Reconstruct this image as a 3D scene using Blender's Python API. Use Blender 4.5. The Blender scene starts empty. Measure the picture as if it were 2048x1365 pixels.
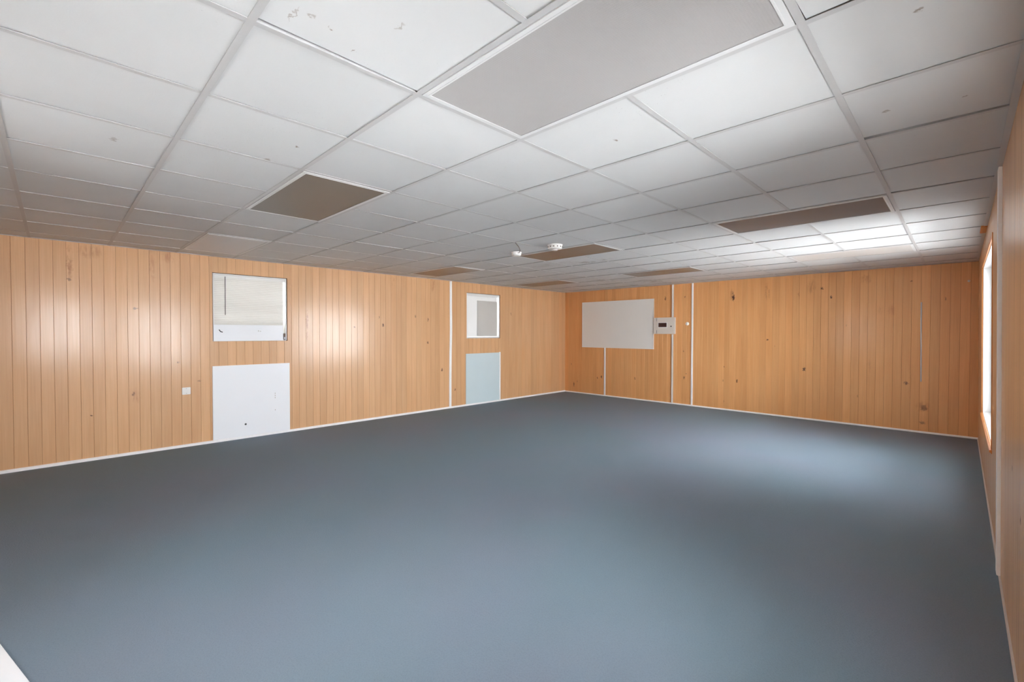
import bpy, bmesh, math, random
from mathutils import Vector, Matrix

# ------------------------------------------------------------------ units
U = 0.6096                     # one ceiling module (2 ft)
XL, XR = -8.565, 2.890         # left / right wall planes (in modules)
YB, YF = 12.560, -4.200        # back / front wall planes
ZF = -3.921                    # floor below the ceiling plane (z = 0)
S = bpy.context.scene
COL = S.collection
random.seed(7)

def P(x, y, z):
    """module coordinates -> metres, floor at zero"""
    return Vector((x * U, y * U, (z - ZF) * U))

# ------------------------------------------------------------------ camera
f_px, yaw, pitch, roll = 906.8627, -0.78027, -0.01827, 0.00175
cy_, sy_ = math.cos(yaw), math.sin(yaw)
cp_, sp_ = math.cos(pitch), math.sin(pitch)
r0 = Vector((cy_, -sy_, 0)); fw = Vector((sy_ * cp_, cy_ * cp_, sp_)); u0 = r0.cross(fw)
r1 = math.cos(roll) * r0 + math.sin(roll) * u0
u1 = math.cos(roll) * u0 - math.sin(roll) * r0
cam_data = bpy.data.cameras.new('camera')
cam = bpy.data.objects.new('camera', cam_data); COL.objects.link(cam)
cam_data.sensor_fit = 'HORIZONTAL'; cam_data.sensor_width = 36.0
cam_data.lens = f_px * 36.0 / 2048.0
cam_data.clip_start = 0.03
M = Matrix((r1, u1, -fw)).transposed().to_4x4()
M.translation = P(2.60457, -1.72723, -1.58992)
cam.matrix_world = M
S.camera = cam

# ------------------------------------------------------------------ sky, exposure
S.view_settings.view_transform = 'Standard'
S.view_settings.look = 'None'
S.view_settings.gamma = 1.0
S.view_settings.use_curve_mapping = False
S.view_settings.exposure = 3.88
W = bpy.data.worlds.new('overcast_sky'); S.world = W; W.use_nodes = True
bg = W.node_tree.nodes['Background']
bg.inputs[0].default_value = (0.90, 0.95, 1.0, 1); bg.inputs[1].default_value = 1.75
sun = bpy.data.objects.new('sun', bpy.data.lights.new('sun', 'SUN')); COL.objects.link(sun)
sun.data.energy = 6.5; sun.data.angle = 0.01; sun.data.color = (1.0, 0.98, 0.95)
sun.rotation_euler = Vector((0.0, -math.cos(math.radians(52)), -math.sin(math.radians(52)))).to_track_quat('-Z', 'Y').to_euler()
try:
    S.cycles.use_denoising = True
    S.cycles.max_bounces = 12; S.cycles.diffuse_bounces = 8; S.cycles.glossy_bounces = 4
    S.cycles.transparent_max_bounces = 12; S.cycles.transmission_bounces = 6
    S.cycles.sample_clamp_indirect = 6.0
    S.cycles.caustics_reflective = False; S.cycles.caustics_refractive = False
except Exception:
    pass

LEAN = Matrix.Translation(P(XR, 0, ZF / 2)) @ Matrix.Rotation(-0.011, 4, 'Y') @ Matrix.Translation(-P(XR, 0, ZF / 2))

def portal(name, centre, sx, sy, direction, lean=False):
    """daylight sampling guide in a window opening"""
    d = bpy.data.lights.new(name, 'AREA'); d.shape = 'RECTANGLE'; d.size = sx; d.size_y = sy
    o = bpy.data.objects.new(name, d); COL.objects.link(o)
    o.rotation_euler = Vector(direction).to_track_quat('-Z', 'Y').to_euler(); o.location = centre
    d.cycles.is_portal = True
    return o

# openings in the walls: right wall (y0,y1,z0,z1), front wall (x0,x1,z0,z1), left wall
WIN_R = [(-2.4, -0.6, -2.5, -0.5), (0.2, 2.3, -2.9, -0.55), (6.42, 10.0, -3.02, -0.40)]
FILL_WIN_F = [(-2.1, -1.1, -2.5, -0.6)]  # unseen window opening, added behind the camera to let in more light
WIN_L = [(0.62, 2.105, -1.785, -0.335), (7.50, 8.975, -1.775, -0.315)]
for i, (a, b, c, d) in enumerate(WIN_R):
    portal('daylight_portal', P(XR + 0.30, (a + b) / 2, (c + d) / 2), (d - c) * U, (b - a) * U, (-1, 0, 0))
for i, (a, b, c, d) in enumerate(FILL_WIN_F):
    portal('daylight_portal', P((a + b) / 2, YF - 0.30, (c + d) / 2), (b - a) * U, (d - c) * U, (0, 1, 0))

# ------------------------------------------------------------------ material helpers
class NT:
    def __init__(s, name):
        m = bpy.data.materials.new(name); m.use_nodes = True
        s.m = m; s.t = m.node_tree; s.t.nodes.clear()
        s.out = s.n('ShaderNodeOutputMaterial')
    def n(s, typ, **kw):
        nd = s.t.nodes.new(typ)
        for k, v in kw.items():
            setattr(nd, k, v)
        return nd
    def l(s, a, b):
        s.t.links.new(a, b)
    def val(s, sock, v):
        if hasattr(v, 'is_output'): s.l(v, sock)
        else: sock.default_value = v
    def math(s, op, a, b=None, c=None, clamp=False):
        nd = s.n('ShaderNodeMath', operation=op, use_clamp=clamp)
        s.val(nd.inputs[0], a)
        if b is not None: s.val(nd.inputs[1], b)
        if c is not None: s.val(nd.inputs[2], c)
        return nd.outputs[0]
    def vmath(s, op, a, b=None):
        nd = s.n('ShaderNodeVectorMath', operation=op)
        s.val(nd.inputs[0], a)
        if b is not None: s.val(nd.inputs[1], b)
        return nd.outputs['Value'] if op in ('LENGTH', 'DOT_PRODUCT') else nd.outputs[0]
    def pos(s):
        return s.n('ShaderNodeNewGeometry').outputs['Position']
    def noise(s, vec, scale, detail=2, rough=0.5, dist=0.0):
        nd = s.n('ShaderNodeTexNoise'); s.val(nd.inputs['Vector'], vec)
        nd.inputs['Scale'].default_value = scale; nd.inputs['Detail'].default_value = detail
        nd.inputs['Roughness'].default_value = rough; nd.inputs['Distortion'].default_value = dist
        return nd.outputs['Fac']
    def ramp(s, fac, stops):
        nd = s.n('ShaderNodeValToRGB'); s.l(fac, nd.inputs[0])
        e = nd.color_ramp.elements
        while len(e) < len(stops): e.new(0.5)
        for el, (p, c) in zip(e, stops):
            el.position = p; el.color = (*c, 1) if len(c) == 3 else c
        return nd.outputs[0]
    def maprange(s, v, a, b, c=0.0, d=1.0):
        nd = s.n('ShaderNodeMapRange'); s.val(nd.inputs[0], v)
        for k, x in zip((1, 2, 3, 4), (a, b, c, d)): nd.inputs[k].default_value = x
        return nd.outputs[0]
    def mix(s, fac, a, b, mode='MIX'):
        nd = s.n('ShaderNodeMix', data_type='RGBA', blend_type=mode)
        s.val(nd.inputs[0], fac)
        s.val(nd.inputs[6], a if hasattr(a, 'is_output') else (*a, 1))
        s.val(nd.inputs[7], b if hasattr(b, 'is_output') else (*b, 1))
        return nd.outputs[2]
    def bump(s, h, strength=0.3, dist=0.002):
        nd = s.n('ShaderNodeBump'); s.l(h, nd.inputs['Height'])
        nd.inputs['Strength'].default_value = strength; nd.inputs['Distance'].default_value = dist
        return nd.outputs[0]
    def bsdf(s, col, rough=0.5, normal=None, spec=0.5, metal=0.0, emit=None):
        nd = s.n('ShaderNodeBsdfPrincipled')
        s.val(nd.inputs['Base Color'], col if hasattr(col, 'is_output') else (*col, 1))
        s.val(nd.inputs['Roughness'], rough); nd.inputs['Metallic'].default_value = metal
        nd.inputs['Specular IOR Level'].default_value = spec
        if normal is not None: s.l(normal, nd.inputs['Normal'])
        s.l(nd.outputs[0], s.out.inputs[0])
        return nd
    def spots(s, vec, lst):
        """max over soft elliptical marks: (centre, radii, strength) in metres"""
        acc = None
        for c, r, k in lst:
            d = s.vmath('SUBTRACT', vec, tuple(c))
            d = s.vmath('MULTIPLY', d, tuple(1.0 / q for q in r))
            d = s.vmath('LENGTH', d)
            v = s.maprange(d, 1.0, 0.45, 0.0, k)
            acc = v if acc is None else s.math('MAXIMUM', acc, v)
        return acc

def srgb(r, g, b):
    f = lambda c: c / 12.92 if c <= 0.04045 else ((c + 0.055) / 1.055) ** 2.4
    return tuple(f(c / 255.0) for c in (r, g, b))

def simple(name, col, rough=0.5, spec=0.5, metal=0.0, nscale=35.0, amount=0.06, bump=0.0):
    t = NT(name); p = t.pos()
    n = t.noise(p, nscale, 3)
    dk = tuple(c * (1 - amount) for c in col); lt = tuple(min(1, c * (1 + amount)) for c in col)
    c = t.mix(n, dk, lt)
    t.bsdf(c, rough, t.bump(n, bump) if bump else None, spec, metal)
    return t.m

def wood(name, knots, stains, tones, rough=0.36, spec=0.5, coat=0.62):
    """plank panelling: long vertical grain, per plank tone, knots where the photo has them"""
    t = NT(name); p = t.pos()
    rnd = t.n('ShaderNodeObjectInfo').outputs['Random']
    off = t.n('ShaderNodeCombineXYZ'); t.l(t.math('MULTIPLY', rnd, 19.0), off.inputs[2])
    q = t.vmath('ADD', p, off.outputs[0])
    grain = t.noise(t.vmath('MULTIPLY', q, (55.0, 55.0, 1.1)), 1.0, 4, 0.6, 0.6)
    fine = t.noise(t.vmath('MULTIPLY', q, (260.0, 260.0, 4.0)), 1.0, 2, 0.5)
    broad = t.noise(t.vmath('MULTIPLY', q, (5.0, 5.0, 0.7)), 1.0, 2, 0.5, 0.4)
    a, b, c = tones  # wood colours: two for the grain, one for broad patches
    col = t.mix(t.maprange(grain, 0.3, 0.72), a, b)
    col = t.mix(t.math('MULTIPLY', t.maprange(broad, 0.42, 0.75), 0.55), col, c)
    tone = t.maprange(rnd, 0, 1, 0.93, 1.05)
    hs = t.n('ShaderNodeHueSaturation'); t.l(col, hs.inputs['Color']); t.l(tone, hs.inputs['Value'])
    hs.inputs['Hue'].default_value = 0.5
    col = hs.outputs[0]
    col = t.mix(t.math('MULTIPLY', t.maprange(fine, 0.5, 0.85), 0.18), col, tuple(x * 0.55 for x in a))
    # scattered small knots
    vo = t.n('ShaderNodeTexVoronoi'); vo.inputs['Scale'].default_value = 1.0
    t.l(t.vmath('MULTIPLY', q, (6.0, 6.0, 2.2)), vo.inputs['Vector'])
    sc = t.n('ShaderNodeSeparateColor'); t.l(vo.outputs['Color'], sc.inputs[0])
    kn = t.math('MULTIPLY', t.maprange(vo.outputs['Distance'], 0.075, 0.02), t.math('GREATER_THAN', sc.outputs[0], 0.80))
    wv = t.n('ShaderNodeTexNoise'); t.l(p, wv.inputs['Vector']); wv.inputs['Scale'].default_value = 45.0
    wob = t.vmath('MULTIPLY', t.vmath('SUBTRACT', wv.outputs['Color'], (0.5, 0.5, 0.5)), (0.05, 0.05, 0.05))
    pw = t.vmath('ADD', p, wob)
    col = t.mix(t.math('MULTIPLY', kn, 0.6), col, srgb(120, 68, 30))
    if stains:
        sm = t.maprange(t.noise(t.vmath('MULTIPLY', q, (22.0, 22.0, 5.0)), 1.0, 3, 0.6, 1.0), 0.40, 0.60)
        col = t.mix(t.math('MULTIPLY', t.spots(pw, stains), sm), col, srgb(164, 98, 48))
    if knots:
        col = t.mix(t.spots(pw, knots), col, srgb(88, 44, 20))
    h = t.math('ADD', t.math('MULTIPLY', grain, 0.6), t.math('MULTIPLY', t.noise(t.vmath('MULTIPLY', q, (8, 8, 14)), 1.0, 2), 1.0))
    b = t.bsdf(col, 0.5, t.bump(h, 0.16, 0.002), spec)
    b.inputs['Coat Weight'].default_value = coat
    t.l(t.maprange(broad, 0.3, 0.8, 0.15, 0.24), b.inputs['Coat Roughness'])
    t.l(t.bump(h, 0.08, 0.0012), b.inputs['Coat Normal'])
    return t.m

WOOD = (srgb(219, 169, 120), srgb(228, 181, 133), srgb(210, 155, 104))
WOOD_B = (srgb(230, 166, 104), srgb(239, 180, 119), srgb(221, 152, 88))  # more orange wood, also lightened to make up for weak light here
def LK(y, z, ry, rz, k=0.9): return (P(XL, y, z), (0.2, ry * .85, rz * .9), k)
def BK(x, z, rx, rz, k=0.9): return (P(x, YB, z), (rx * .85, 0.2, rz * .9), k)
MAT = {}
MAT['wood_left'] = wood('wood_left',
    [LK(3.755, -1.456, .016, .02), LK(4.57, -1.39, .022, .035), LK(4.45, -1.18, .02, .03, .5), LK(5.6, -1.13, .018, .04, .5),
     LK(6.03, -1.21, .014, .05, .7), LK(6.02, -1.89, .022, .03, .7), LK(6.54, -2.717, .02, .04, .9), LK(7.04, -3.368, .022, .028, .9),
     LK(-0.636, -1.147, .04, .012, .7), LK(-0.675, -2.77, .022, .03, .6), LK(-1.265, -3.107, .013, .012, .9), LK(0.37, -2.6, .03, .012, .5),
     LK(-1.532, -.66, .03, .02, .5), LK(.02, -2.2, .02, .015, .6), LK(9.5, -.94, .02, .05, .4)],
    [LK(-1.52, -.36, .035, .22, .6), LK(-.36, -.36, .05, .2, .35), LK(-1.25, -.14, .14, .1, .35), LK(2.55, -1.4, .018, .33, .75),
     LK(-.1, -.1, .1, .1, .4), LK(6.2, -.16, .06, .18, .4), LK(4.9, -.2, .05, .1, .4), LK(-.64, -2.8, .06, .12, .3)], WOOD)
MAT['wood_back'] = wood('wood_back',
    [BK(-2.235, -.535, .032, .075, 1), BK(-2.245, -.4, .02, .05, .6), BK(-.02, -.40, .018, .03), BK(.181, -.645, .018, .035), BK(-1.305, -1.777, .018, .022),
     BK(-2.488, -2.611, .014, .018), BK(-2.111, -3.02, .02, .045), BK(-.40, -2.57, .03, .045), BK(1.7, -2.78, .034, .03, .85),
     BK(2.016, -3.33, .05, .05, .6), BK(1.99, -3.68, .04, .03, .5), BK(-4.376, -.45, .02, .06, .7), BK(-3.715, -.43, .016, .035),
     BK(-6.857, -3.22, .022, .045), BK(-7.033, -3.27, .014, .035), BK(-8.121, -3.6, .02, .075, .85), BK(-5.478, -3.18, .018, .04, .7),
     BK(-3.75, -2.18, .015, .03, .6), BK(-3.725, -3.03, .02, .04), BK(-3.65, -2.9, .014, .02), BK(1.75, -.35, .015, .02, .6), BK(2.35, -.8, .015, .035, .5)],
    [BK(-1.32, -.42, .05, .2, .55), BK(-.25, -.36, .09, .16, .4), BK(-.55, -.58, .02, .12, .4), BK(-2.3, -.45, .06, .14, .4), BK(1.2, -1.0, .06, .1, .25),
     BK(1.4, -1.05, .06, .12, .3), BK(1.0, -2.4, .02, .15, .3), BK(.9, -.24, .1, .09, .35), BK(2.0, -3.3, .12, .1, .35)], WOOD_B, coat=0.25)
MAT['wood_right'] = wood('wood_right', [(P(XR, 2.62, -2.79), (.2, .02, .02), 1.0), (P(XR, 3.3, -2.6), (.2, .03, .02), .5)], [], (srgb(229, 178, 128), srgb(238, 190, 142), srgb(222, 166, 114)))  # panelling tone lightened in place of light missing on this wall
MAT['wood_front'] = wood('wood_front', [], [], WOOD)
MAT['groove'] = simple('groove_dark', srgb(136, 86, 48), 0.7, 0.2)
MAT['trim_wood'] = simple('trim_wood', srgb(214, 140, 70), 0.4)
MAT['white_trim'] = simple('white_trim', srgb(250, 249, 248), 0.4)
MAT['batten_grey'] = simple('batten_grey', srgb(206, 196, 190), 0.4)
MAT['grid'] = simple('grid_white', srgb(190, 189, 187), 0.45, amount=0.03)
MAT['light_frame'] = simple('light_frame', srgb(216, 216, 214), 0.4, amount=0.02)
MAT['moulding'] = simple('wall_angle_grey', srgb(204, 203, 201), 0.5, amount=0.03)
MAT['white_metal'] = simple('white_metal', srgb(232, 231, 228), 0.35, amount=0.02)
MAT['board'] = simple('white_board', srgb(244, 246, 249), 0.4, amount=0.015, nscale=4)
MAT['cool_board'] = simple('cool_board', srgb(206, 222, 226), 0.32, amount=0.02, nscale=4)
MAT['grey_board'] = simple('grey_board', srgb(204, 201, 195), 0.45, amount=0.03, nscale=5)
MAT['mark'] = simple('mark_dark', srgb(60, 58, 56), 0.6)
MAT['breaker'] = simple('breaker_brown', srgb(70, 38, 32), 0.4)
MAT['panel_grey'] = simple('panel_enamel', srgb(222, 214, 204), 0.4, amount=0.02)
MAT['steel'] = simple('dull_steel', srgb(178, 178, 182), 0.35, metal=0.6)
MAT['wire'] = simple('wire_brown', srgb(92, 74, 64), 0.6)
MAT['plastic'] = simple('white_plastic', srgb(236, 234, 228), 0.35, amount=0.02)
MAT['ground'] = simple('pale_concrete', srgb(180, 182, 185), 0.9, 0.2, nscale=1.5, amount=0.1)
MAT['roofing'] = simple('roof_board', srgb(90, 88, 86), 0.9, 0.1)

def mat_tile():
    t = NT('ceiling_tile'); p = t.pos()
    rnd = t.n('ShaderNodeObjectInfo').outputs['Random']
    n = t.noise(p, 3.0, 3)
    col = t.mix(n, srgb(205, 205, 203), srgb(213, 213, 211))
    hs = t.n('ShaderNodeHueSaturation'); t.l(col, hs.inputs['Color']); t.l(t.maprange(rnd, 0, 1, 0.965, 1.02), hs.inputs['Value'])
    col = hs.outputs[0]
    # pin holes
    vo = t.n('ShaderNodeTexVoronoi'); vo.inputs['Scale'].default_value = 70.0; t.l(p, vo.inputs['Vector'])
    sc = t.n('ShaderNodeSeparateColor'); t.l(vo.outputs['Color'], sc.inputs[0])
    holes = t.math('MULTIPLY', t.maprange(vo.outputs['Distance'], 0.16, 0.06), t.math('GREATER_THAN', sc.outputs[0], 0.8))
    holes = t.math('MULTIPLY', holes, t.maprange(t.noise(p, 1.3, 2), 0.5, 0.62))
    col = t.mix(t.math('MULTIPLY', holes, 0.5), col, srgb(120, 115, 108))
    # brown scuffs and drips at their places
    wv = t.n('ShaderNodeTexNoise'); t.l(p, wv.inputs['Vector']); wv.inputs['Scale'].default_value = 60.0; wv.inputs['Detail'].default_value = 3
    pw = t.vmath('ADD', p, t.vmath('MULTIPLY', t.vmath('SUBTRACT', wv.outputs['Color'], (.5, .5, .5)), (.05, .05, .05)))
    def C(x, y, rx, ry, k): return (P(x, y, 0), (rx, ry, .3), k)
    sp = t.spots(pw, [C(.25, -.80, .009, .02, .4), C(.19, -.86, .05, .004, .45), C(.5, -.43, .024, .006, .4), C(.22, -.68, .008, .01, .8), C(.13, -.51, .008, .008, .7),
                      C(-1.99, -.32, .03, .022, .5), C(-1.47, -.24, .008, .012, .8), C(.55, 1.56, .012, .016, .8), C(-2.4, -1.36, .035, .015, .4), C(2.44, 1.29, .012, .012, .7),
                      C(1.02, -.2, .02, .012, .4), C(2.2, 2.5, .012, .012, .5), C(2.6, 2.6, .01, .01, .5)])
    col = t.mix(sp, col, srgb(122, 98, 76))
    # water stains towards the back
    pw2 = t.vmath('ADD', p, t.vmath('MULTIPLY', t.vmath('SUBTRACT', wv.outputs['Color'], (.5, .5, .5)), (.35, .35, .0)))
    st = t.spots(pw2, [C(-3.3, 6.75, .5, .10, .55), C(-4.2, 6.5, .5, .15, .25), C(-4.9, 10.2, .45, .3, .4), C(-4.3, 11.2, .3, .35, .45), C(-5.8, 11.0, .3, .3, .25)])
    st = t.math('MULTIPLY', st, t.maprange(t.noise(p, 9.0, 4), 0.42, 0.62))
    col = t.mix(st, col, srgb(128, 116, 100))
    h = t.math('SUBTRACT', t.noise(p, 160.0, 2), t.math('MULTIPLY', holes, 2.0))
    t.bsdf(col, 0.75, t.bump(h, 0.12, 0.0015), 0.3)
    return t.m
MAT['tile'] = mat_tile()
MAT['tile_edge'] = simple('raw_tile_edge', srgb(118, 112, 104), 0.9, 0.1)

def mat_carpet():
    t = NT('carpet'); p = t.pos()
    big = t.noise(p, 0.9, 3, 0.5)
    hue = t.noise(t.vmath('ADD', p, (7.0, 3.0, 0)), 0.55, 2, 0.5)
    fine = t.noise(p, 420.0, 2, 0.6)
    mid = t.noise(p, 120.0, 3, 0.6)
    col = t.mix(t.maprange(hue, 0.38, 0.62), srgb(123, 142, 155), srgb(131, 140, 155))
    col = t.mix(t.math('MULTIPLY', t.maprange(big, 0.35, 0.7), 0.5), col, srgb(124, 142, 150))
    col = t.mix(t.math('MULTIPLY', t.maprange(fine, 0.3, 0.7), 0.35), col, srgb(96, 105, 115))
    col = t.mix(t.math('MULTIPLY', t.maprange(mid, 0.45, 0.75), 0.22), col, srgb(92, 104, 114))
    h = t.math('ADD', fine, t.math('MULTIPLY', mid, 1.4))
    b = t.bsdf(col, 0.85, t.bump(h, 0.5, 0.006), 0.15)
    b.inputs['Sheen Weight'].default_value = 0.06; b.inputs['Sheen Roughness'].default_value = 0.5
    b.inputs['Sheen Tint'].default_value = (0.7, 0.82, 0.95, 1)
    return t.m
MAT['carpet'] = mat_carpet()

def mat_lens(name, a, b, rough=0.3):
    t = NT(name); p = t.pos()
    w = t.n('ShaderNodeTexVoronoi'); w.feature = 'F1'; w.distance = 'CHEBYCHEV'; w.inputs['Randomness'].default_value = 0.0
    w.inputs['Scale'].default_value = 110.0; t.l(p, w.inputs['Vector'])
    n = t.noise(p, 1.2, 2)
    col = t.mix(n, a, b)
    t.bsdf(col, rough, t.bump(w.outputs['Distance'], 0.5, 0.003), 0.15)
    return t.m
MAT['lens_grey'] = mat_lens('lens_grey', srgb(166, 163, 160), srgb(180, 177, 174))
MAT['lens_brown'] = mat_lens('lens_brown', srgb(110, 104, 97), srgb(119, 113, 105))
MAT['lens_dim'] = mat_lens('lens_dim', srgb(100, 101, 103), srgb(110, 110, 112))
MAT['lens_tan'] = mat_lens('lens_tan', srgb(130, 114, 98), srgb(140, 124, 108))
MAT['lens_pale'] = mat_lens('lens_pale', srgb(200, 201, 202), srgb(208, 209, 210))
MAT['lens_cream'] = mat_lens('lens_cream', srgb(200, 196, 190), srgb(208, 204, 198))

def mat_glass():
    t = NT('window_glass')
    tr = t.n('ShaderNodeBsdfTransparent'); gl = t.n('ShaderNodeBsdfGlossy'); gl.inputs['Roughness'].default_value = 0.02
    fr = t.n('ShaderNodeFresnel'); fr.inputs[0].default_value = 1.45
    mx = t.n('ShaderNodeMixShader'); t.l(t.math('MULTIPLY', fr.outputs[0], 0.8), mx.inputs[0])
    t.l(tr.outputs[0], mx.inputs[1]); t.l(gl.outputs[0], mx.inputs[2]); t.l(mx.outputs[0], t.out.inputs[0])
    return t.m
MAT['glass'] = mat_glass()

def mat_film(name, col, trans, rough=0.5):
    t = NT(name); p = t.pos(); c = t.mix(t.noise(p, 6.0, 2), tuple(x * 0.97 for x in col), col)
    d = t.n('ShaderNodeBsdfDiffuse'); tl = t.n('ShaderNodeBsdfTranslucent')
    t.l(c, d.inputs[0]); t.l(c, tl.inputs[0])
    mx = t.n('ShaderNodeMixShader'); mx.inputs[0].default_value = trans
    t.l(d.outputs[0], mx.inputs[1]); t.l(tl.outputs[0], mx.inputs[2]); t.l(mx.outputs[0], t.out.inputs[0])
    return t.m
MAT['slat'] = mat_film('blind_slat', srgb(230, 228, 223), 0.15)
MAT['shade'] = mat_film('roller_shade', srgb(232, 231, 229), 0.13)

# ------------------------------------------------------------------ mesh helpers
ORIGIN = {}
def box(bm, x0, x1, y0, y1, z0, z1):
    """axis aligned box, module coordinates, vertices in metres"""
    v = [bm.verts.new(P(x, y, z)) for x in (x0, x1) for y in (y0, y1) for z in (z0, z1)]
    for f in ((0, 1, 3, 2), (4, 6, 7, 5), (0, 4, 5, 1), (2, 3, 7, 6), (0, 2, 6, 4), (1, 5, 7, 3)):
        bm.faces.new([v[i] for i in f])
    return v

def bbox_bm(*a, bevel=0.0, seg=2):
    bm = bmesh.new(); box(bm, *a)
    if bevel: bmesh.ops.bevel(bm, geom=bm.edges[:], offset=bevel, segments=seg, affect='EDGES', clamp_overlap=True)
    return bm

def obj(name, bm, mat, parent=None, loc=None, smooth=False):
    """link a bmesh (in world metres) as one object whose origin is loc (or its own base centre)"""
    me = bpy.data.meshes.new(name)
    if loc is None:
        xs = [v.co for v in bm.verts]
        lo = Vector([min(c[i] for c in xs) for i in range(3)]); hi = Vector([max(c[i] for c in xs) for i in range(3)])
        loc = Vector(((lo.x + hi.x) / 2, (lo.y + hi.y) / 2, lo.z))
    loc = Vector(loc)
    bmesh.ops.translate(bm, verts=bm.verts, vec=-loc)
    bmesh.ops.recalc_face_normals(bm, faces=bm.faces)
    bm.to_mesh(me); bm.free()
    me.materials.append(MAT[mat] if isinstance(mat, str) else mat)
    if smooth:
        for p in me.polygons: p.use_smooth = True
    o = bpy.data.objects.new(name, me); COL.objects.link(o)
    place(o, loc, parent)
    return o

def place(o, loc, parent=None):
    ORIGIN[o.name] = Vector(loc)
    o.location = Vector(loc) - (ORIGIN[parent.name] if parent else Vector())
    if parent: o.parent = parent

def inst(src, name, loc, parent=None):
    o = src.copy(); o.name = name; COL.objects.link(o); o.parent = None
    place(o, loc, parent)
    return o

def thing(name, loc, label, cat, group=None):
    o = bpy.data.objects.new(name, None); COL.objects.link(o); o.empty_display_size = 0.1
    o['label'] = label; o['category'] = cat
    if group: o['group'] = group
    place(o, loc)
    return o

def tag(o, label, cat, group=None):
    o['label'] = label; o['category'] = cat
    if group: o['group'] = group
    return o

def struct(o, label=None):
    o['kind'] = 'structure'
    if label: o['label'] = label
    return o

def lathe(profile, n=24, axis='Z', centre=Vector()):
    """surface of revolution; profile is (radius, height) in metres"""
    bm = bmesh.new(); rings = []
    for r, h in profile:
        ring = []
        for k in range(n):
            a = 2 * math.pi * k / n
            c = (r * math.cos(a), r * math.sin(a), h) if axis == 'Z' else (r * math.cos(a), h, r * math.sin(a))
            ring.append(bm.verts.new(centre + Vector(c)))
        rings.append(ring)
    for a, b in zip(rings, rings[1:]):
        for k in range(n):
            bm.faces.new((a[k], a[(k + 1) % n], b[(k + 1) % n], b[k]))
    for ring in (rings[0], rings[-1]):
        bm.faces.new(ring)
    return bm

def tube(pts, r, n=8):
    bm = bmesh.new(); rings = []
    for i, p in enumerate(pts):
        d = (pts[min(i + 1, len(pts) - 1)] - pts[max(i - 1, 0)]).normalized()
        s = d.cross(Vector((0.3, 0.2, 1))).normalized(); t = d.cross(s)
        rings.append([bm.verts.new(p + r * (math.cos(a) * s + math.sin(a) * t)) for a in [2 * math.pi * k / n for k in range(n)]])
    for a, b in zip(rings, rings[1:]):
        for k in range(n): bm.faces.new((a[k], a[(k + 1) % n], b[(k + 1) % n], b[k]))
    bm.faces.new(rings[0]); bm.faces.new(rings[-1])
    return bm

def cells(a0, a1, z0, z1, holes):
    """rectangle minus rectangular holes -> list of rectangles"""
    cuts = sorted({a0, a1, *[h[0] for h in holes], *[h[1] for h in holes]})
    cuts = [c for c in cuts if a0 <= c <= a1]
    out = []
    for a, b in zip(cuts, cuts[1:]):
        if b - a < 1e-6: continue
        m = (a + b) / 2; spans = [(z0, z1)]
        for h in holes:
            if h[0] < m < h[1]:
                new = []
                for s in spans:
                    if h[2] > s[0]: new.append((s[0], min(s[1], h[2])))
                    if h[3] < s[1]: new.append((max(s[0], h[3]), s[1]))
                spans = [s for s in new if s[1] - s[0] > 1e-6]
        out += [(a, b, *s) for s in spans]
    return out

# wall frames: along-coordinate a, depth d (positive into the room), height z -> module xyz
FR = {'left': lambda a, d, z: (XL + d, a, z), 'right': lambda a, d, z: (XR - d, a, z),
      'back': lambda a, d, z: (a, YB - d, z), 'front': lambda a, d, z: (a, YF + d, z)}

def wbox(bm, side, a0, a1, d0, d1, z0, z1):
    F = FR[side]; p, q = F(a0, d0, z0), F(a1, d1, z1)
    box(bm, min(p[0], q[0]), max(p[0], q[0]), min(p[1], q[1]), max(p[1], q[1]), min(p[2], q[2]), max(p[2], q[2]))

def wb(side, *a, bevel=0.0):
    bm = bmesh.new(); wbox(bm, side, *a)
    if bevel: bmesh.ops.bevel(bm, geom=bm.edges[:], offset=bevel, segments=2, affect='EDGES', clamp_overlap=True)
    return bm

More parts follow.
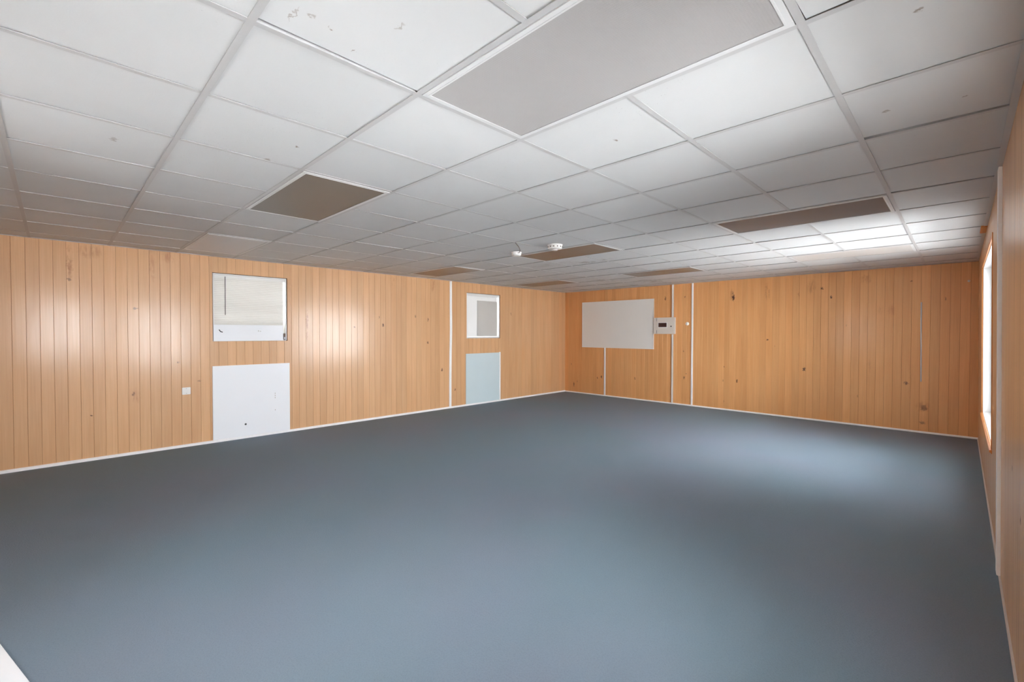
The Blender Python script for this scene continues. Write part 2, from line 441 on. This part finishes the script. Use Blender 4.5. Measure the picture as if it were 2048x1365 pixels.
TH = 0.22                       # wall thickness, modules
def make_wall(side, a0, a1, holes, first, pitch, mat, ext0=0.0, ext1=0.0):
    bm = bmesh.new()
    for c in cells(a0 - ext0, a1 + ext1, ZF - 0.2, 0.25, holes):
        wbox(bm, side, c[0], c[1], -TH, -0.004, c[2], c[3])
    w = struct(obj('wall_' + side, bm, 'groove', loc=P(*FR[side]((a0 + a1) / 2, 0, ZF))))
    F = FR[side]
    gap, ch, dep, lip = 0.0016, 0.0030, 0.009, 0.006
    def plank_bm(pa, pb, rects):
        bm = bmesh.new()
        for (c0, c1, z0, z1) in rects:
            eL, eR = abs(c0 - pa) < 1e-6, abs(c1 - pb) < 1e-6
            prof = [(c0, -0.003)] + ([(c0, lip), (c0 + ch, dep)] if eL else [(c0, dep)]) + \
                   ([(c1 - ch, dep), (c1, lip)] if eR else [(c1, dep)]) + [(c1, -0.003)]
            lo = [bm.verts.new(P(*F(a, d - 0.003, z0))) for a, d in prof]
            hi = [bm.verts.new(P(*F(a, d - 0.003, z1))) for a, d in prof]
            for k in range(len(prof) - 1): bm.faces.new((lo[k], lo[k + 1], hi[k + 1], hi[k]))
            bm.faces.new(lo); bm.faces.new(hi)
        return bm
    full = None
    k = math.floor((a0 - first) / pitch)
    g = first + k * pitch
    while g < a1 - 1e-6:
        pa, pb = max(g + gap / 2, a0), min(g + pitch - gap / 2, a1)
        g += pitch
        if pb - pa < 0.01: continue
        hs = [h for h in holes if h[0] < pb and h[1] > pa]
        base = P(*F((pa + pb) / 2, 0, ZF))
        if not hs and pb - pa > pitch - gap - 1e-5:
            if full is None:
                full = obj('plank', plank_bm(pa, pb, [(pa, pb, ZF, 0.03)]), mat, w, base)
            else:
                inst(full, 'plank', base, w)
        else:
            obj('plank', plank_bm(pa, pb, cells(pa, pb, ZF, 0.03, hs)), mat, w, base)
    return w

LEANERS = []
wall_l = make_wall('left', YF, YB, WIN_L, 0.072, 0.1635, 'wood_left', TH, TH)
wall_b = make_wall('back', XL, XR + .05, [], 2.753, 0.1640, 'wood_back', 0, TH)
wall_r = make_wall('right', YF, YB, WIN_R, 0.02, 0.1635, 'wood_right', TH, TH); LEANERS.append(wall_r)
wall_f = make_wall('front', XL, XR, FILL_WIN_F, 0.05, 0.1635, 'wood_front')

# floor
bm = bmesh.new(); box(bm, XL - .02, XR + .06, YF - .02, YB + .02, ZF - 0.05, ZF)
struct(obj('floor', bm, 'carpet', loc=P(0, 4, ZF)))
bm = bmesh.new(); box(bm, XL - 70, XR + 70, YF - 70, YB + 70, ZF - 1.1, ZF - 0.9)
struct(obj('exterior_ground', bm, 'ground', loc=P(0, 4, ZF - 0.9)))

# ------------------------------------------------------------------ ceiling: slab, tees, tiles
bm = bmesh.new(); box(bm, XL - TH, XR + TH, YF - TH, YB + TH, 0.26, 0.40)
ceil = struct(obj('ceiling', bm, 'roofing', loc=P(-2.8, 4, 0.26)))
LIGHTS = [(0, 0), (-4, 0), (-8, 0), (0, 5), (-4, 5), (-8, 5), (0, 9), (-4, 9), (-8, 9)]
lit = {(i + k, j) for i, j in LIGHTS for k in (0, 1)}
mids = {(i + 1, j) for i, j in LIGHTS}
colx = [XL] + list(range(-8, 3)) + [XR]
rowy = [YF] + list(range(-4, 13)) + [YB]
HT = 0.020                      # half tee width
def tile_bm(x0, x1, y0, y1, sag):
    bm = bmesh.new(); n = 4; V = []
    for a in range(n + 1):
        for b in range(n + 1):
            s, t = a / n, b / n
            dz = -sag * math.sin(math.pi * s) * math.sin(math.pi * t)
            V.append(bm.verts.new(P(x0 + (x1 - x0) * s, y0 + (y1 - y0) * t, 0.0055 + dz)))
    for a in range(n):
        for b in range(n):
            bm.faces.new((V[a * 5 + b], V[a * 5 + b + 1], V[a * 5 + b + 6], V[a * 5 + b + 5]))
    ring = [V[b] for b in range(5)] + [V[a * 5 + 4] for a in range(1, 5)] + [V[20 + b] for b in (3, 2, 1, 0)] + [V[a * 5] for a in (3, 2, 1)]
    top = [bm.verts.new(v.co + Vector((0, 0, 0.015))) for v in ring]
    for k in range(len(ring)):
        bm.faces.new((ring[k], ring[(k + 1) % 16], top[(k + 1) % 16], top[k])).material_index = 1
    return bm
protos = {}
# a few tiles have slipped off their tees and leave a dark gap
SHIFT = {(2, 2): (-.006, -.034, .018), (2, 0): (.0, -.022, -.03), (0, -1): (.026, .020, .012), (1, 1): (.0, .012, .01), (-1, 0): (.012, 0, .006), (2, 4): (0, -.02, .012)}
rt = random.Random(11)
for ci in range(len(colx) - 1):
    for rj in range(len(rowy) - 1):
        x0, x1, y0, y1 = colx[ci], colx[ci + 1], rowy[rj], rowy[rj + 1]
        if (x0, y0) in lit or (x0 == XL and (-8, y0) in ()): continue
        g = 0.008
        far = max(0.0, (y0 - 3) / 10.0)
        kind = rt.choice((0, 1, 2))
        key = (round(x1 - x0, 3), round(y1 - y0, 3), kind)
        c = P((x0 + x1) / 2, (y0 + y1) / 2, 0)
        if key not in protos:
            protos[key] = obj('ceiling_tile', tile_bm(x0 + g, x1 - g, y0 + g, y1 - g, (0.0, 0.002, 0.004)[kind]), 'tile', ceil, c)
            protos[key].data.materials.append(MAT['tile_edge'])
            o = protos[key]
        else:
            o = inst(protos[key], 'ceiling_tile', c, ceil)
        w = x1 - x0
        o.rotation_euler = (rt.uniform(-.0035, .0035), rt.uniform(-.0035, .0035), rt.uniform(-.002, .002))
        if (x0, y0) in SHIFT:
            dx, dy, rz = SHIFT[(x0, y0)]
            o.location.x += dx * U; o.location.y += dy * U; o.rotation_euler.z = rz
        o.location.z += 0.0012 + rt.random() * 0.0015
def tee_bm(along, a0, a1, c):
    """inverted T: flange in the ceiling plane, bulb web above"""
    bm = bmesh.new()
    if along == 'X':
        box(bm, a0, a1, c - HT, c + HT, 0.0, 0.0025); box(bm, a0, a1, c - 0.003, c + 0.003, 0.0025, 0.06)
    else:
        box(bm, c - HT, c + HT, a0, a1, 0.0, 0.0025); box(bm, c - 0.003, c + 0.003, a0, a1, 0.0025, 0.06)
    return bm
src = None
for j in range(-4, 13):
    b = P((XL + XR) / 2, j, 0)
    if src is None: src = obj('main_runner', tee_bm('X', XL, XR, j), 'grid', ceil, b)
    else: inst(src, 'main_runner', b, ceil)
tp = {}
for i in range(-8, 3):
    for rj in range(len(rowy) - 1):
        y0, y1 = rowy[rj], rowy[rj + 1]
        if (i, y0) in mids: continue
        key = round(y1 - y0, 3); b = P(i, (y0 + y1) / 2, -0.0006)
        if key not in tp: tp[key] = obj('cross_tee', tee_bm('Y', y0 + HT * .9, y1 - HT * .9, i), 'grid', ceil, b)
        else: inst(tp[key], 'cross_tee', b, ceil)

# wall angle moulding round the ceiling (a piece is missing on the right wall)
def angle(name, side, a0, a1):
    bm = bmesh.new()
    wbox(bm, side, a0, a1, 0.007, 0.047, -0.004, -0.001); wbox(bm, side, a0, a1, 0.007, 0.010, -0.001, 0.05)
    return struct(obj(name, bm, 'moulding'))
angle('trim_1', 'left', YF, YB); angle('trim_2', 'back', XL, XR); angle('trim_3', 'front', XL, XR)
LEANERS += [angle('trim_4', 'right', YF, 7.94), angle('trim_5', 'right', 8.60, YB)]

# baseboards
def base(side, a0, a1, h, d, mat, name=None):
    bm = bmesh.new(); F = FR[side]
    prof = [(0.004, 0), (d, 0), (d, h * .55), (d * .75, h * .85), (d * .4, h), (0.004, h)]
    lo = [bm.verts.new(P(*F(a0, p, ZF + q))) for p, q in prof]; hi = [bm.verts.new(P(*F(a1, p, ZF + q))) for p, q in prof]
    n = len(prof)
    for k in range(n): bm.faces.new((lo[k], lo[(k + 1) % n], hi[(k + 1) % n], hi[k]))
    bm.faces.new(lo); bm.faces.new(hi)
    return struct(obj(name or 'baseboard_' + side, bm, mat))
base('left', YF, YB, 0.052, 0.032, 'white_trim')
base('back', XL, XR + .03, 0.040, 0.028, 'white_trim')
base('front', XL, XR, 0.052, 0.032, 'white_trim')
LEANERS.append(base('right', YF, YB, 0.022, 0.020, 'batten_grey'))

# vertical battens over the panel joints
def batten(name, side, a, w, z0, z1, d=0.022, mat='white_trim'):
    bm = wb(side, a - w / 2, a + w / 2, 0.006, d, z0, z1, bevel=0.002)
    return struct(obj(name, bm, mat))
def ragged(name, side, pts, w, d, mat):
    """a batten that bows a little: list of (along, z)"""
    bm = bmesh.new(); F = FR[side]; rows = []
    for a, z in pts:
        rows.append([bm.verts.new(P(*F(a + s * w / 2, dd, z))) for s, dd in ((-1, .006), (-1, d * .8), (-.5, d), (.5, d), (1, d * .8), (1, .006))])
    for r, q in zip(rows, rows[1:]):
        for k in range(5): bm.faces.new((r[k], r[k + 1], q[k + 1], q[k]))
        bm.faces.new((r[5], r[0], q[0], q[5]))
    bm.faces.new(rows[0]); bm.faces.new(rows[-1])
    return struct(obj(name, bm, mat))
ragged('trim_6', 'left', [(6.843, ZF + .04), (6.845, -3.0), (6.855, -2.2), (6.873, -1.5), (6.866, -.8), (6.866, -.01)], 0.08, 0.03, 'white_trim')
batten('trim_7', 'back', -6.707, 0.066, ZF + .04, -2.13, 0.024)
batten('trim_8', 'back', -3.462, 0.056, ZF + .04, -.005, 0.026)
LEANERS.append(batten('trim_9', 'right', 4.65, 0.14, ZF + .02, -.01, 0.034, 'white_trim'))
ragged('trim_10', 'back', [(1.955, -2.72), (1.948, -2.0), (1.94, -1.4), (1.938, -.86)], 0.024, 0.016, 'steel')
batten('trim_11', 'back', -6.745, 0.022, -.44, -.01, 0.012, 'trim_wood')

# ------------------------------------------------------------------ windows
def ring(side, h, d0, d1, t, inset=0.0):
    a0, a1, z0, z1 = h[0] + inset, h[1] - inset, h[2] + inset, h[3] - inset
    bm = bmesh.new()
    wbox(bm, side, a0, a0 + t, d0, d1, z0, z1); wbox(bm, side, a1 - t, a1, d0, d1, z0, z1)
    wbox(bm, side, a0 + t, a1 - t, d0, d1, z0, z0 + t); wbox(bm, side, a0 + t, a1 - t, d0, d1, z1 - t, z1)
    return bm
def window(name, side, h, glass_d, mullions, rail=None, frame_mat='white_metal', inset=0.0, d1=-0.004):
    c = P(*FR[side]((h[0] + h[1]) / 2, glass_d, h[2]))
    w = bpy.data.objects.new(name, None); COL.objects.link(w); place(w, c); struct(w)
    fb = ring(side, h, -TH, d1, 0.022, inset)
    if inset: 
        b2 = ring(side, h, -TH + .01, -.08, 0.03, 0.0); me = bpy.data.meshes.new('tmp'); b2.to_mesh(me); b2.free(); fb.from_mesh(me); bpy.data.meshes.remove(me)
    obj('window_frame', fb, frame_mat, w)
    obj('sash', ring(side, h, glass_d - .02, glass_d + .02, 0.055, inset + .022), 'white_metal', w)
    i = inset + .06
    obj('pane', wb(side, h[0] + i, h[1] - i, glass_d - .004, glass_d + .004, h[2] + i, h[3] - i), 'glass', w)
    for m in mullions:
        obj('mullion', wb(side, m - .02, m + .02, glass_d - .018, glass_d + .018, h[2] + i, h[3] - i), 'white_metal', w)
    if rail: obj('meeting_rail', wb(side, h[0] + i, h[1] - i, glass_d - .022, glass_d + .022, rail - .025, rail + .025), 'white_metal', w)
    return w
w1 = window('window_1', 'left', WIN_L[0], -0.16, [], -1.02, inset=0.012, d1=-0.012)
w2 = window('window_2', 'left', WIN_L[1], -0.16, [], None, inset=0.012, d1=-0.012)
w3 = window('window_3', 'right', WIN_R[0], -0.10, [-1.6], None)
w6 = window('window_6', 'right', WIN_R[1], -0.10, [1.17], None)
w4 = window('window_4', 'right', WIN_R[2], -0.13, [], None)
w5 = window('fill_window', 'front', FILL_WIN_F[0], -0.10, [], None)  # added purely as a fill light source, out of view
obj('casing', ring('right', (6.36, 10.06, -3.07, -.35), -.003, .014, .062), 'trim_wood', w4)
obj('window_sill', wb('right', 6.34, 10.08, -.003, .03, -3.055, -3.02, bevel=.003), 'trim_wood', w4)
LEANERS += [w3, w4, w6]

obj('light_block_panel', wb('left', .66, 2.07, -.175, -.145, -1.76, -1.36), 'white_metal', w1)  # hidden panel added to block low daylight behind the blind
# blind in the first window
wbl = thing('window_blind', P(XL - .08, 1.32, -1.45), 'white horizontal slat blind pulled down in the left wall window nearer the camera', 'blind')
obj('headrail', wb('left', .645, 2.075, -.10, -.035, -.425, -.37, bevel=.002), 'white_metal', wbl)
sl = None
zs = -.43; step = 0.039
def slat_bm(z):
    bm = bmesh.new(); F = FR['left']
    pr = [(-.066, z + .022), (-.060, z), (-.066, z - .022), (-.068, z - .022), (-.062, z), (-.068, z + .022)]
    lo = [bm.verts.new(P(*F(.645, d, q))) for d, q in pr]; hi = [bm.verts.new(P(*F(2.035, d, q))) for d, q in pr]
    for k in range(6): bm.faces.new((lo[k], lo[(k + 1) % 6], hi[(k + 1) % 6], hi[k]))
    bm.faces.new(lo); bm.faces.new(hi)
    return bm
for k in range(27):
    z = zs - .015 - k * step
    b = P(XL - .066, 1.34, z)
    if sl is None: sl = obj('slat', slat_bm(z), 'slat', wbl, b)
    else: inst(sl, 'slat', b, wbl)
obj('bottom_rail', wb('left', .645, 2.035, -.08, -.045, -1.53, -1.505, bevel=.002), 'white_metal', wbl)
obj('tilt_wand', tube([P(XL - .03, .862, -.40), P(XL - .028, .860, -1.22)], .004), 'mark', wbl)['label'] = 'thin dark tilt wand'
wp = thing('window_board', P(XL - .03, 1.31, -1.765), 'plain white board with a dark scuff along the foot of the blind', 'board')
obj('board', wb('left', .634, 2.012, -.010, .004, -1.780, -1.43, bevel=.002), 'board', wp)
obj('scuff', tube([P(XL + .005, .735, -1.535), P(XL + .005, .76, -1.575), P(XL + .005, .80, -1.59)], .006, 6), 'mark', wp)
obj('smudge', wb('left', 1.485, 1.50, 0.003, .0055, -1.575, -1.545), 'grey_board', wp)
obj('smudge', wb('left', 1.52, 1.545, 0.003, .0055, -1.575, -1.56), 'grey_board', wp)
ct = thing('window_catch', P(XL - .02, 2.045, -1.765), 'small dull metal catch in the lower corner of the blind window', 'catch')
obj('plate', wb('left', 2.02, 2.075, -.05, -.011, -1.772, -1.62, bevel=.002), 'wire', ct)
obj('latch', wb('left', 2.035, 2.06, -.03, -.005, -1.75, -1.70, bevel=.002), 'steel', ct)

# shade and grey panel in the second window
sh = thing('roller_shade', P(XL - .09, 8.2, -1.72), 'white shade drawn down in the far left wall window behind grey sheet', 'shade')
obj('roller', wb('left', 7.53, 8.945, -.11, -.05, -.40, -.35, bevel=.004), 'white_metal', sh)
obj('shade_cloth', wb('left', 7.54, 8.90, -.088, -.084, -1.715, -.39), 'shade', sh)
gp = thing('grey_sheet', P(XL - .05, 8.44, -1.70), 'plain grey sheet standing in the far left wall window', 'sheet')
obj('sheet', wb('left', 8.00, 8.885, -.06, -.05, -1.70, -.54, bevel=.002), 'grey_board', gp)
obj('ledge', wb('left', 7.54, 8.935, -.13, -.02, -1.752, -1.722, bevel=.003), 'white_metal', w2)

# boards screwed over openings below the windows
cb = thing('cover_board', P(XL, 1.37, ZF), 'large plain white board on the wall below the blind window', 'board')
obj('board', wb('left', .603, 2.143, .0066, .028, ZF + .055, -2.305, bevel=.003), 'board', cb)
obj('screw_hole', lathe([(.013, -.001), (.011, .003)], 12, 'Z'), 'mark', cb).location = Vector((0.03 * U, (1.22 - 1.37) * U, 0.33 * U))
bpy.context.view_layer.update()
h = cb.children[-1]; h.rotation_euler = (0, math.radians(90), 0); h.location = Vector((0.0285 * U, -.155 * U, .31 * U))
for zz in (-2.98, -3.03, -3.08, -3.36):
    obj('scratch', wb('left', 1.815, 1.83, .027, .0295, zz - .02, zz + .008), 'grey_board', cb)
cb2 = thing('cover_board', P(XL, 8.22, ZF), 'tall pale blue tinted board on the wall below the far left window', 'board')
obj('board', wb('left', 7.462, 8.92, .0066, .026, ZF + .05, -2.262, bevel=.003), 'cool_board', cb2)
obj('edge_strip', wb('left', 8.92, 8.978, .0066, .032, ZF + .05, -2.245, bevel=.002), 'white_trim', cb2)

# wall plate
sp = thing('wall_plate', P(XL, .152, -2.855), 'small blank white wall plate left of the large white board', 'plate')
obj('plate', wb('left', .080, .223, .005, .018, -2.857, -2.712, bevel=.004), 'plastic', sp)
for zz in (-2.735, -2.833):
    obj('screw', lathe([(.004, 0), (.004, .0015), (.002, .002)], 10, 'Z', Vector()), 'steel', sp).location = Vector((.0185 * U, 0, (zz + 2.855) * U))
for c in sp.children:
    if c.name.startswith('screw'): c.rotation_euler = (0, math.radians(90), 0)

# ------------------------------------------------------------------ back wall things
wbd = thing('whiteboard', P(-6.25, YB, -2.12), 'large blank whiteboard hung on the back wall left of the electrical panel', 'whiteboard')
obj('writing_surface', wb('back', -7.70, -4.795, .008, .030, -2.118, -.45), simple('whiteboard_face', srgb(236, 235, 231), .22, amount=.03, nscale=1.6), wbd)
obj('frame', (lambda bm: (wbox(bm, 'back', -7.722, -7.70, .006, .038, -2.14, -.43), wbox(bm, 'back', -4.795, -4.773, .006, .038, -2.14, -.43),
    wbox(bm, 'back', -7.70, -4.795, .006, .038, -2.14, -2.118), wbox(bm, 'back', -7.70, -4.795, .006, .038, -.45, -.43), bm)[-1])(bmesh.new()), 'white_metal', wbd)

ep = thing('electrical_panel', P(-4.38, YB, -1.632), 'pale metal electrical panel with dark breaker window beside the whiteboard', 'panel')
obj('box', wb('back', -4.755, -4.01, .006, .075, -1.622, -1.078, bevel=.004), 'panel_grey', ep)
dr = obj('door', wb('back', -4.630, -4.035, .0755, .088, -1.600, -1.098, bevel=.003), 'panel_grey', ep)
obj('breaker_window', wb('back', -4.575, -4.285, .0865, .0895, -1.395, -1.255, bevel=.001), 'breaker', dr)['label'] = 'dark brown recess of breaker handles'
for k in range(4):
    a = -4.545 + k * .068
    obj('breaker', wb('back', a - .020, a + .020, .089, .097, -1.37, -1.285, bevel=.002), 'breaker', dr)
obj('surround', (lambda bm: (wbox(bm, 'back', -4.595, -4.575, .087, .094, -1.415, -1.235), wbox(bm, 'back', -4.285, -4.265, .087, .094, -1.415, -1.235),
    wbox(bm, 'back', -4.575, -4.285, .087, .094, -1.415, -1.395), wbox(bm, 'back', -4.575, -4.285, .087, .094, -1.255, -1.235), bm)[-1])(bmesh.new()), 'white_metal', dr)
lt = obj('latch', lathe([(.013, 0), (.013, .006), (.008, .008)], 14, 'Y', Vector()), 'mark', dr)
lt.location = Vector(((-4.135 + 4.3325) * U, -.0063 * U, (-1.35 + 1.600) * U)); lt.rotation_euler = (math.radians(180), 0, 0)
for zz in (-1.15, -1.55):
    obj('hinge', wb('back', -4.645, -4.625, .075, .094, zz - .05, zz + .05, bevel=.001), 'steel', ep)

rw = thing('wire_raceway', P(-4.10, YB, -1.078), 'grey raceway running up from the electrical panel to the ceiling', 'raceway')
obj('channel', wb('back', -4.135, -4.08, .006, .05, -1.078, -.01, bevel=.003), 'batten_grey', rw)
obj('cover', wb('back', -4.128, -4.087, .05, .054, -1.07, -.02), 'white_metal', rw)
rw2 = thing('wire_raceway', P(-4.11, YB, ZF), 'pale raceway running down from the electrical panel to the floor', 'raceway')
obj('channel', wb('back', -4.137, -4.083, .006, .04, ZF + .04, -1.632, bevel=.003), 'batten_grey', rw2)
obj('cover', wb('back', -4.128, -4.092, .04, .044, ZF + .05, -1.64), 'white_metal', rw2)

kn = thing('wall_fitting', P(-3.625, YB, -1.35), 'small round white fitting on the back wall right of the electrical panel', 'fitting')
obj('base_ring', lathe([(.034, -.004), (.034, -.012), (.028, -.018)], 20, 'Y', P(-3.625, YB, -1.293)), 'plastic', kn)
obj('knob', lathe([(.022, -.018), (.024, -.036), (.018, -.043), (.006, -.045)], 20, 'Y', P(-3.625, YB, -1.293)), 'plastic', kn)
nl = thing('wall_hook', P(2.716, YB, -.43), 'tiny white hook high on the back wall near right corner', 'hook')
obj('disc', lathe([(.014, -.004), (.014, -.009), (.01, -.012)], 12, 'Y', P(2.716, YB, -.425)), 'plastic', nl)
obj('pin', lathe([(.005, -.012), (.005, -.03), (.002, -.032)], 8, 'Y', P(2.716, YB, -.425)), 'steel', nl)

# wood block where the right-hand wall angle is missing
wk = thing('wood_block', P(XR, 8.27, -.03), 'bare wood block showing above right wall where ceiling edging is missing', 'block')
obj('block', wb('right', 7.97, 8.57, .006, .075, -.012, .06, bevel=.003), 'trim_wood', wk)
LEANERS.append(wk)

# white board lying on the carpet by the camera
e = Vector((.9716, .2366, 0)); nrm = Vector((.2366, -.9716, 0)); o0 = Vector((-2.095, -1.955, ZF))
bm = bmesh.new(); vs = []
for zz in (0.001, .022):
    vs.append([bm.verts.new(P(*(o0 + e * a + nrm * b + Vector((0, 0, zz))))) for a, b in ((-1.6, 0), (1.6, 0), (1.6, 1.3), (-1.6, 1.3))])
for k in range(4): bm.faces.new((vs[0][k], vs[0][(k + 1) % 4], vs[1][(k + 1) % 4], vs[1][k]))
bm.faces.new(vs[0]); bm.faces.new(vs[1])
bmesh.ops.bevel(bm, geom=bm.edges[:], offset=.002, segments=2, affect='EDGES')
tag(obj('loose_board', bm, 'board'), 'plain white board lying flat on the carpet in the near left corner', 'board')

# ------------------------------------------------------------------ ceiling lights
LAB = {(0, 0): ('largest unlit ceiling light with ribbed grey lens nearest the camera', 'lens_grey'),
       (-4, 0): ('unlit ceiling light with flat brown lens nearest left of the largest light', 'lens_brown'),
       (-8, 0): ('pale ceiling light above the left wall short of the blind window', 'lens_pale'),
       (0, 5): ('long grey unlit ceiling light in the middle of the right hand row', 'lens_dim'),
       (-4, 5): ('brown unlit ceiling light beside the smoke detectors', 'lens_tan'),
       (-8, 5): ('tan unlit ceiling light above the white batten on the left wall', 'lens_tan'),
       (0, 9): ('cream unlit ceiling light close to the back wall near the right window', 'lens_cream'),
       (-4, 9): ('brown unlit ceiling light close to the back wall above the electrical panel', 'lens_tan'),
       (-8, 9): ('tan unlit ceiling light in the far corner near the whiteboard', 'lens_tan')}
def frame_bm(x0, x1, y0, y1):
    bm = bmesh.new(); t = .040
    def bar(a0, a1, b0, b1): box(bm, a0, a1, b0, b1, -.004, .012)
    bar(x0, x1, y0, y0 + t); bar(x0, x1, y1 - t, y1); bar(x0, x0 + t, y0 + t, y1 - t); bar(x1 - t, x1, y0 + t, y1 - t)
    # inner lip
    s = .012
    def lip(a0, a1, b0, b1): box(bm, a0, a1, b0, b1, -.0065, .012)
    lip(x0 + t - s, x1 - t + s, y0 + t - s, y0 + t); lip(x0 + t - s, x1 - t + s, y1 - t, y1 - t + s)
    lip(x0 + t - s, x0 + t, y0 + t, y1 - t); lip(x1 - t, x1 - t + s, y0 + t, y1 - t)
    return bm
first = None
for (i, j) in LIGHTS:
    lab, lens = LAB[(i, j)]
    x0, x1, y0, y1 = i + .024, i + 2 - .024, j + .024, j + 1 - .024
    t = thing('ceiling_light', P(i + 1, j + .5, 0), lab, 'light', 'unlit ceiling lights')
    if first is None:
        fb = obj('frame', frame_bm(x0, x1, y0, y1), 'light_frame', t, P(i + 1, j + .5, 0))
        lb = obj('lens', bbox_bm(x0 + .040, x1 - .040, y0 + .040, y1 - .040, -.003, .008), lens, t, P(i + 1, j + .5, -.003))
        hb = obj('housing', bbox_bm(x0, x1, y0, y1, .0125, .20), 'white_metal', t, P(i + 1, j + .5, .0125))
        first = (fb, lb, hb)
    else:
        inst(first[0], 'frame', P(i + 1, j + .5, 0), t); inst(first[2], 'housing', P(i + 1, j + .5, .0125), t)
        l2 = inst(first[1], 'lens', P(i + 1, j + .5, -.003), t)
        l2.data = l2.data.copy(); l2.data.materials[0] = MAT[lens]

# ------------------------------------------------------------------ detectors
sd = thing('smoke_detector', P(-2.63, 4.66, -.10), 'large round white smoke detector on the ceiling above brown light', 'detector')
c = P(-2.63, 4.66, 0)
obj('base', lathe([(.083, 0), (.083, -.012), (.080, -.014)], 28, 'Z', c), 'plastic', sd)
obj('housing', lathe([(.076, -.014), (.078, -.036), (.070, -.046), (.030, -.050)], 28, 'Z', c), 'plastic', sd)
obj('sensor_chamber', lathe([(.030, -.050), (.028, -.062), (.018, -.066)], 18, 'Z', c), 'batten_grey', sd)
v = None
for k in range(12):
    a = k * math.tau / 12
    q = c + Vector((.0785 * math.cos(a), .0785 * math.sin(a), -.026))
    bm = bmesh.new(); bmesh.ops.create_cube(bm, size=1.0); bmesh.ops.scale(bm, verts=bm.verts, vec=(.003, .010, .012))
    bmesh.ops.rotate(bm, verts=bm.verts, matrix=Matrix.Rotation(a, 3, 'Z')); bmesh.ops.translate(bm, verts=bm.verts, vec=q)
    obj('vent', bm, 'wire', sd)
s2 = thing('smoke_detector', P(-3.66, 4.72, -.06), 'small white smoke detector with a loose brown wire', 'detector')
c = P(-3.66, 4.72, 0)
obj('base', lathe([(.062, 0), (.062, -.010), (.060, -.012)], 24, 'Z', c), 'plastic', s2)
obj('housing', lathe([(.058, -.012), (.056, -.034), (.040, -.046), (.012, -.048)], 24, 'Z', c), 'plastic', s2)
obj('wire', tube([P(-3.0, 4.02, -.004), P(-3.1, 4.2, -.03), P(-3.25, 4.4, -.05), P(-3.42, 4.56, -.055), P(-3.56, 4.66, -.03)], .0035, 6), 'wire', s2)

# ------------------------------------------------------------------ the right wall leans a little
bpy.context.view_layer.update()
for o in LEANERS:
    o.matrix_world = LEAN @ o.matrix_world
